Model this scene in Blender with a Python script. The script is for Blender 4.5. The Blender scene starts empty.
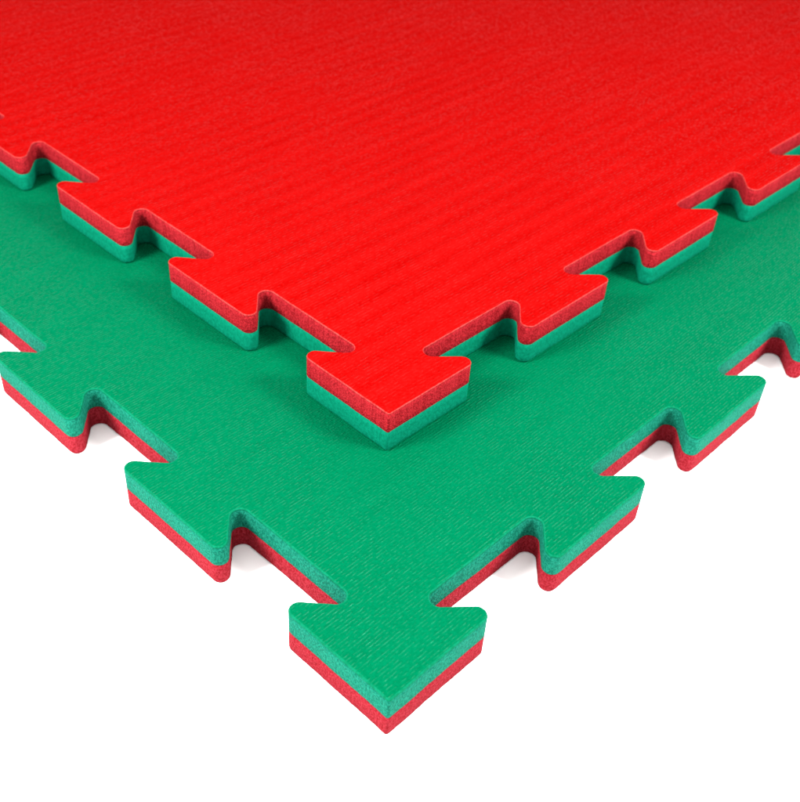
import bpy, bmesh, math, random
from mathutils import Matrix, Vector, noise

random.seed(4)
scene = bpy.context.scene
C = scene.collection
S = 1.0 / 7.0                       # one pitch of the jigsaw edge in metres

# ---------------------------------------------------------------- plan of a mat (unit: one pitch)
DEPTH, TAB, UNDER, CORNER = 0.2168, 0.7445, 0.243, 0.585
NT = 6
SIZE = 2 * CORNER + NT + (1 - TAB)
T = 0.1042            # thickness of one layer
R_OUT, R_IN, R_TIP = 0.038, 0.039, 0.011


def side_points():
    """sharp points of one side, (along, depth), from one corner to the next, corners left out"""
    p = []
    for k in range(NT + 1):
        e = CORNER + k
        if k:
            p += [(e - TAB + UNDER, DEPTH), (e - TAB, 0)]
            p[-2], p[-1] = (e - TAB + UNDER, DEPTH), (e - TAB, 0)
        p += [(e, 0), (e - UNDER, DEPTH)]
    e = CORNER + NT + 1
    p += [(e - TAB + UNDER, DEPTH), (e - TAB, 0)]
    return p


def outline(step=0.012, jitter=0.0, seed=0.0):
    pts = []
    sp = side_points()
    # side order fixed so that the outline runs counter-clockwise
    sp2 = []
    for k in range(NT + 1):
        e = CORNER + k
        sp2 += [(e, 0.0), (e - UNDER, DEPTH), (e + 1 - TAB + UNDER, DEPTH), (e + 1 - TAB, 0.0)]
    for q in range(4):
        loop = [(0.0, 0.0)] + sp2
        for (s, d) in loop:
            x, y = s - SIZE / 2, d - SIZE / 2
            for _ in range(q):
                x, y = -y, x
            kind = 'tip' if (s == 0 and d == 0) else ('out' if d == 0 else 'in')
            pts.append((Vector((x + SIZE / 2, y + SIZE / 2)), kind))
    n = len(pts)
    out = []
    for i in range(n):
        P, kind = pts[i]
        A, B = pts[i - 1][0], pts[(i + 1) % n][0]
        a, b = (A - P).normalized(), (B - P).normalized()
        ang = a.angle(b)
        r = {'tip': R_TIP, 'out': R_OUT, 'in': R_IN}[kind]
        t = r / math.tan(ang / 2)
        cen = P + (a + b).normalized() * (r / math.sin(ang / 2))
        p0, p1 = P + a * t, P + b * t
        v0, v1 = p0 - cen, p1 - cen
        a0 = math.atan2(v0.y, v0.x)
        da = (math.atan2(v1.y, v1.x) - a0 + math.pi) % (2 * math.pi) - math.pi
        m = 14
        for j in range(m + 1):
            w = a0 + da * j / m
            out.append(cen + Vector((math.cos(w), math.sin(w))) * r)
    res = []
    n = len(out)
    for i in range(n):
        p, q = out[i], out[(i + 1) % n]
        L = (q - p).length
        k = max(1, int(L / step))
        for j in range(k):
            res.append(p.lerp(q, j / k))
    # slightly uneven knife cut
    n = len(res)
    nor = []
    for i in range(n):
        t = (res[(i + 1) % n] - res[i - 1]).normalized()
        nor.append(Vector((t.y, -t.x)))            # outward for a counter-clockwise loop
    if jitter:
        for i in range(n):
            p = res[i]
            h = noise.noise(Vector((p.x * 9, p.y * 9, seed))) * 0.7 + noise.noise(Vector((p.x * 55, p.y * 55, seed + 7))) * 0.5
            res[i] = p + nor[i] * h * jitter
    return res, nor


OUT, NOR = outline(jitter=0.0022, seed=1.3)
OUT2, NOR2 = outline(jitter=0.0022, seed=9.1)


def slab(name, rings, mat, parent, flip=False, loop=(OUT, NOR), rim=None):
    """closed slab from rings of (z, inset), lowest first"""
    pts, nor = loop
    bm = bmesh.new()
    prev = None
    first = None
    n = len(pts)
    for z, ins in rings:
        ring = []
        for p, nn in zip(pts, nor):
            q = p - nn * ins
            x, y = (q.y, q.x) if flip else (q.x, q.y)
            zz = z
            if abs(z - T) < .004:       # the glued joint wanders a little
                zz += .0022 * noise.noise(Vector((x * 4, y * 4, 3.7))) + .0007 * noise.noise(Vector((x * 40, y * 40, 8.1)))
            ring.append(bm.verts.new((x * S, y * S, zz * S)))
        if prev:
            for i in range(n):
                j = (i + 1) % n
                f = (prev[i], prev[j], ring[j], ring[i])
                bm.faces.new(f[::-1] if flip else f)
        else:
            first = ring
        prev = ring
    bm.faces.new(prev if not flip else prev[::-1])
    bm.faces.new(first[::-1] if not flip else first)
    for f in bm.faces:
        f.smooth = len(f.verts) == 4
    me = bpy.data.meshes.new(name)
    bm.to_mesh(me)
    bm.free()
    me.materials.append(mat)
    if rim:
        me.materials.append(rim)
        for pl in me.polygons:
            if len(pl.vertices) == 4:
                pl.material_index = 1
    o = bpy.data.objects.new(name, me)
    C.objects.link(o)
    o.parent = parent
    return o


# ---------------------------------------------------------------- materials
class Nodes:
    def __init__(self, name):
        self.m = bpy.data.materials.new(name)
        self.m.use_nodes = True
        self.t = self.m.node_tree
        self.b = self.t.nodes['Principled BSDF']

    def n(self, kind, **kw):
        o = self.t.nodes.new(kind)
        for k, v in kw.items():
            setattr(o, k, v)
        return o

    def l(self, a, b):
        self.t.links.new(a, b)

    def val(self, sock, v):
        if hasattr(v, 'is_linked'):
            self.l(v, sock)
        else:
            sock.default_value = v

    def math(self, op, a, b=None, c=None, clamp=False):
        o = self.n('ShaderNodeMath', operation=op, use_clamp=clamp)
        self.val(o.inputs[0], a)
        if b is not None:
            self.val(o.inputs[1], b)
        if c is not None:
            self.val(o.inputs[2], c)
        return o.outputs[0]

    def noise(self, vec, scale, detail=2, rough=.5, dist=0):
        o = self.n('ShaderNodeTexNoise')
        self.l(vec, o.inputs['Vector'])
        o.inputs['Scale'].default_value = scale
        o.inputs['Detail'].default_value = detail
        o.inputs['Roughness'].default_value = rough
        o.inputs['Distortion'].default_value = dist
        return o.outputs['Fac']

    def coords(self, scale=(1, 1, 1)):
        tc = self.n('ShaderNodeTexCoord')
        mp = self.n('ShaderNodeMapping')
        mp.inputs['Scale'].default_value = [s / S for s in scale]
        self.l(tc.outputs['Object'], mp.inputs['Vector'])
        return mp.outputs['Vector']

    def ramp(self, fac, a, b, lo=0., hi=1.):
        o = self.n('ShaderNodeMapRange')
        self.l(fac, o.inputs['Value'])
        o.inputs['From Min'].default_value = a
        o.inputs['From Max'].default_value = b
        o.inputs['To Min'].default_value = lo
        o.inputs['To Max'].default_value = hi
        return o.outputs['Result']

    def mix(self, fac, a, b):
        o = self.n('ShaderNodeMix', data_type='RGBA')
        self.val(o.inputs[0], fac)
        o.inputs[6].default_value = (*a, 1)
        o.inputs[7].default_value = (*b, 1)
        return o.outputs[2]


def skin_material(name, col, col2, spec, rough, row=0.0135, shine=.35, strength=1.0, broad=0.0, tint=(1, 1, 1), glint_col=(1, 1, 1), dl=42, grain=.5):
    """embossed straw-weave skin: fine rows broken into short dashes"""
    k = Nodes(name)
    v = k.coords()
    warp = k.noise(v, 3.0, 1)
    sep = k.n('ShaderNodeSeparateXYZ')
    k.l(v, sep.inputs[0])
    x, y = sep.outputs[0], sep.outputs[1]
    yy = k.math('MULTIPLY_ADD', warp, 0.010, y)
    ph = k.math('MULTIPLY', yy, 2 * math.pi / row)
    rows = k.math('SINE', ph)
    # dashes, each row shifted against its neighbours
    vd = k.coords((dl, 1.0 / row, 1))
    dash = k.noise(vd, 1.0, 2, .65)
    vf = k.coords((70, 110, 1))
    fine = k.noise(vf, 1.0, 1, .6)
    # cross threads
    cross = k.math('SINE', k.math('MULTIPLY', x, 2 * math.pi / (row * 0.8)))
    vb = k.coords((2.2, 10, 1))
    br = k.noise(vb, 1.0, 2, .6)
    d = k.ramp(dash, .38, .66)
    patch = k.ramp(k.noise(v, 2.6, 2), .3, .7, .45, 1.0)
    h = k.math('MULTIPLY', k.math('MULTIPLY_ADD', rows, .5, .5), d)
    h = k.math('MULTIPLY', h, patch)
    h = k.math('MULTIPLY_ADD', cross, .045, h)
    h = k.math('MULTIPLY_ADD', fine, grain, h)
    # broad shallow ribs every third row or so, wandering a little
    rb = k.math('MULTIPLY_ADD', k.noise(v, 1.2, 1), .03, y)
    rib = k.math('SINE', k.math('MULTIPLY', rb, 2 * math.pi / .116))
    rib = k.math('MULTIPLY', rib, k.ramp(k.noise(k.coords((.6, 1.5, 1)), 1.0, 1), .3, .7, .55, 1.0))
    h = k.math('MULTIPLY_ADD', rib, broad, h)
    h = k.math('MULTIPLY_ADD', br, broad * .3, h)
    bp = k.n('ShaderNodeBump')
    bp.inputs['Strength'].default_value = 1.0
    bp.inputs['Distance'].default_value = 0.00042 * strength
    k.l(h, bp.inputs['Height'])
    k.l(bp.outputs[0], k.b.inputs['Normal'])
    t = k.math('MULTIPLY_ADD', k.ramp(fine, .3, .7), .5, k.math('MULTIPLY', k.ramp(k.math('MULTIPLY_ADD', rib, broad * .55, k.math('MULTIPLY_ADD', br, .45, .275)), .30, .70), .5))  # highlights on rib crests and streaks painted as lighter colour, plus random grain
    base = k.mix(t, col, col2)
    k.l(k.ramp(d, 0, 1, rough + .12, rough - .06), k.b.inputs['Roughness'])
    k.b.inputs['IOR'].default_value = 1.3
    k.b.inputs['Specular Tint'].default_value = (*tint, 1)
    # raised dashes are glossier, and their glints are painted in as paler colour
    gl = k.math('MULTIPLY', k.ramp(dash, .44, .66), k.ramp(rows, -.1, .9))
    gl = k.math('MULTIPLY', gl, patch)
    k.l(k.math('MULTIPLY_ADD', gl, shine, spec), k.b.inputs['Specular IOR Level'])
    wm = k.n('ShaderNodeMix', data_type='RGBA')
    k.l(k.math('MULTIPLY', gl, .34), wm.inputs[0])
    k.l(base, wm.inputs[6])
    wm.inputs[7].default_value = (*glint_col, 1)
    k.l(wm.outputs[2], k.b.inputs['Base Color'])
    return k.m


def foam_material(name, a, b, spec=.02, size=70, bump=.0006, stripes=0.25):
    """cut closed-cell foam: fine cells, faint vertical knife marks"""
    k = Nodes(name)
    v = k.coords((1, 1, .8))
    cells = k.n('ShaderNodeTexVoronoi')
    k.l(v, cells.inputs['Vector'])
    cells.inputs['Scale'].default_value = size
    f = k.noise(v, size * .9, 2, .7)
    vs = k.coords((1, 1, .03))
    st = k.noise(vs, 95, 1, .5)
    big = k.noise(v, 6, 2)
    t = k.math('MULTIPLY_ADD', k.ramp(f, .39, .61), .75, k.math('MULTIPLY', k.ramp(st, .35, .65), stripes))
    t = k.math('MULTIPLY_ADD', k.ramp(big, .3, .7), .12, t, clamp=True)
    k.l(k.mix(t, a, b), k.b.inputs['Base Color'])
    h = k.math('MULTIPLY_ADD', cells.outputs['Distance'], .6, f)
    h = k.math('MULTIPLY_ADD', st, stripes * 1.2, h)
    bp = k.n('ShaderNodeBump')
    bp.inputs['Strength'].default_value = 1.0
    bp.inputs['Distance'].default_value = bump
    k.l(h, bp.inputs['Height'])
    k.l(bp.outputs[0], k.b.inputs['Normal'])
    k.b.inputs['Roughness'].default_value = .8
    k.b.inputs['Specular IOR Level'].default_value = spec
    return k.m


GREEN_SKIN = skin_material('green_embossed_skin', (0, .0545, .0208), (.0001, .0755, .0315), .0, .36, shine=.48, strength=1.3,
                           broad=.04, tint=(.15, 1, .62), glint_col=(.007, .125, .062))
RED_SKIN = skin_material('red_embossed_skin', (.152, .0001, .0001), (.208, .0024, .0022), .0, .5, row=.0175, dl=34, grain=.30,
                         shine=.05, strength=1.4, broad=.24, tint=(1, .3, .25), glint_col=(.245, .0080, .0070))
RED_RIM = foam_material('red_skin_edge', (.185, .009, .009), (.255, .030, .028), size=90, bump=.0001)
GREEN_RIM = foam_material('green_skin_edge', (0, .064, .027), (.001, .090, .045), size=90, bump=.0001)
GREEN_FOAM = foam_material('green_foam', (.0005, .053, .033), (.006, .118, .075), size=130, stripes=.05)
RED_FOAM = foam_material('red_foam', (.105, .0025, .0045), (.183, .0135, .021), size=130, stripes=.05)
GREEN_FOAM_DARK = foam_material('green_foam_smooth', (0, .079, .042), (.0005, .112, .063), bump=.0003, stripes=.1)
RED_FOAM_DARK = foam_material('red_foam_ribbed', (.096, .0017, .0028), (.215, .0095, .0135), size=130, stripes=.35)

k = Nodes('white_paper')
v = k.coords()
k.l(k.mix(k.noise(v, 40, 2), (.93, .93, .93), (.95, .95, .95)), k.b.inputs['Base Color'])
k.b.inputs['Roughness'].default_value = .85
k.b.inputs['Specular IOR Level'].default_value = .2
PAPER = k.m

# ---------------------------------------------------------------- mats
B = 0.011
SK = 0.010            # skin thickness


def mat_thing(label, loc, rz, top, flip, loop):
    root = bpy.data.objects.new('puzzle_mat', None)
    root.empty_display_size = .05
    C.objects.link(root)
    root.location = loc
    root.rotation_euler = (0, 0, rz)
    root['label'] = label
    root['category'] = 'foam mat'
    root['group'] = 'jigsaw edged foam floor mats stacked in two'
    if top == 'green':
        lo_n, up_n, lo_m, up_m, sk = 'red_layer', 'green_layer', RED_FOAM, GREEN_FOAM, GREEN_SKIN
    else:
        lo_n, up_n, lo_m, up_m, sk = 'green_layer', 'red_layer', GREEN_FOAM_DARK, RED_FOAM_DARK, RED_SKIN
    g = .0022
    lo = slab(lo_n, [(0, B), (B * .35, B * .35), (B, 0), (T * .35, 0), (T * .7, 0), (T - g, 0), (T - .0004, g)], lo_m, root, flip, loop)
    up = slab(up_n, [(T, g), (T + g, 0), (T * 1.35, 0), (T * 1.7, 0), (2 * T - SK * .6, 0)], up_m, root, flip, loop)
    if top == 'green':
        r = [(2 * T - SK * .6 - .001, -.0006), (2 * T - SK * .35, .0005), (2 * T - SK * .12, SK * .22), (2 * T, SK * .65)]
    else:
        r = [(2 * T - SK * .6 - .001, -.001), (2 * T - SK * .25, -.0006), (2 * T, SK * .22)]
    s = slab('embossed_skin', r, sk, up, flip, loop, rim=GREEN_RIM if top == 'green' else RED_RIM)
    lo['label'] = ('pinkish red' if top == 'green' else 'smooth green') + ' lower foam layer of the mat'
    up['label'] = ('light green' if top == 'green' else 'dark red') + ' upper foam layer with finely pitted cut edge'
    s['label'] = ('green' if top == 'green' else 'bright red') + ' top skin embossed with fine woven straw pattern'
    return root


mat_thing('green topped jigsaw foam mat lying on the white surface, underneath the red mat',
          (0, 0, 0), 0, 'green', False, (OUT, NOR))
mat_thing('bright red topped jigsaw foam mat lying on top of the green mat',
          (0.8535 * S, 0.8540 * S, 2 * T * S + .0002), -0.01176, 'red', True, (OUT2, NOR2))

# white surface under everything
bm = bmesh.new()
bmesh.ops.create_grid(bm, x_segments=1, y_segments=1, size=4)
me = bpy.data.meshes.new('white_surface')
bm.to_mesh(me)
bm.free()
me.materials.append(PAPER)
o = bpy.data.objects.new('white_surface', me)
o.location = (.5, .5, -.0003)
C.objects.link(o)
o['kind'] = 'structure'
o['label'] = 'plain white surface under the mats'

# ---------------------------------------------------------------- camera (solved from the photograph)
yaw, pit, rol = 0.74648, -0.69316, 0.05635
fw = Vector((math.cos(yaw) * math.cos(pit), math.sin(yaw) * math.cos(pit), math.sin(pit)))
rt = Vector((math.sin(yaw), -math.cos(yaw), 0))
up = rt.cross(fw)
r2 = rt * math.cos(rol) + up * math.sin(rol)
u2 = -rt * math.sin(rol) + up * math.cos(rol)
M = Matrix((r2, u2, -fw)).transposed().to_4x4()
M.translation = Vector((-1.53449, -1.30316, 2.93156 + 2 * T)) * S
cd = bpy.data.cameras.new('camera')
cam = bpy.data.objects.new('camera', cd)
C.objects.link(cam)
cam.matrix_world = M
cd.sensor_width = 36
cd.sensor_fit = 'HORIZONTAL'
cd.lens = 1044.757 / 800 * 36
cd.shift_x = (400 - 379.873) / 800
cd.shift_y = (404.357 - 401) / 800
cd.clip_start = .01
cd.clip_end = 50
cd.dof.use_dof = True
foc = Vector((.45, .45, 0.1)) * S
cd.dof.focus_distance = (foc - M.translation).dot(fw)
cd.dof.aperture_fstop = 15
scene.camera = cam

# ---------------------------------------------------------------- light
W = bpy.data.worlds.new('World')
scene.world = W
W.use_nodes = True
bg = W.node_tree.nodes['Background']
bg.inputs['Color'].default_value = (1, 1, 1, 1)
bg.inputs['Strength'].default_value = 2.15


def area(name, loc, target, size, power, col=(1, 1, 1)):
    d = bpy.data.lights.new(name, 'AREA')
    d.shape = 'RECTANGLE'
    d.size, d.size_y = size
    d.energy = power
    d.color = col
    o = bpy.data.objects.new(name, d)
    C.objects.link(o)
    o.location = loc
    o.rotation_euler = (Vector(target) - Vector(loc)).to_track_quat('-Z', 'Y').to_euler()
    o['kind'] = 'structure'
    return o


area('softbox_lamp', (-.68, .42, .70), (.08, .12, 0), (.32, .32), 42, (1, .995, .98))
area('softbox_lamp', (.55, -.66, .78), (.12, .08, 0), (.30, .30), 41, (1, .995, .98))

scene.view_settings.view_transform = 'Standard'
scene.view_settings.look = 'None'
scene.view_settings.exposure = 0
scene.view_settings.gamma = 1
scene.render.engine = 'CYCLES'
scene.cycles.max_bounces = 8
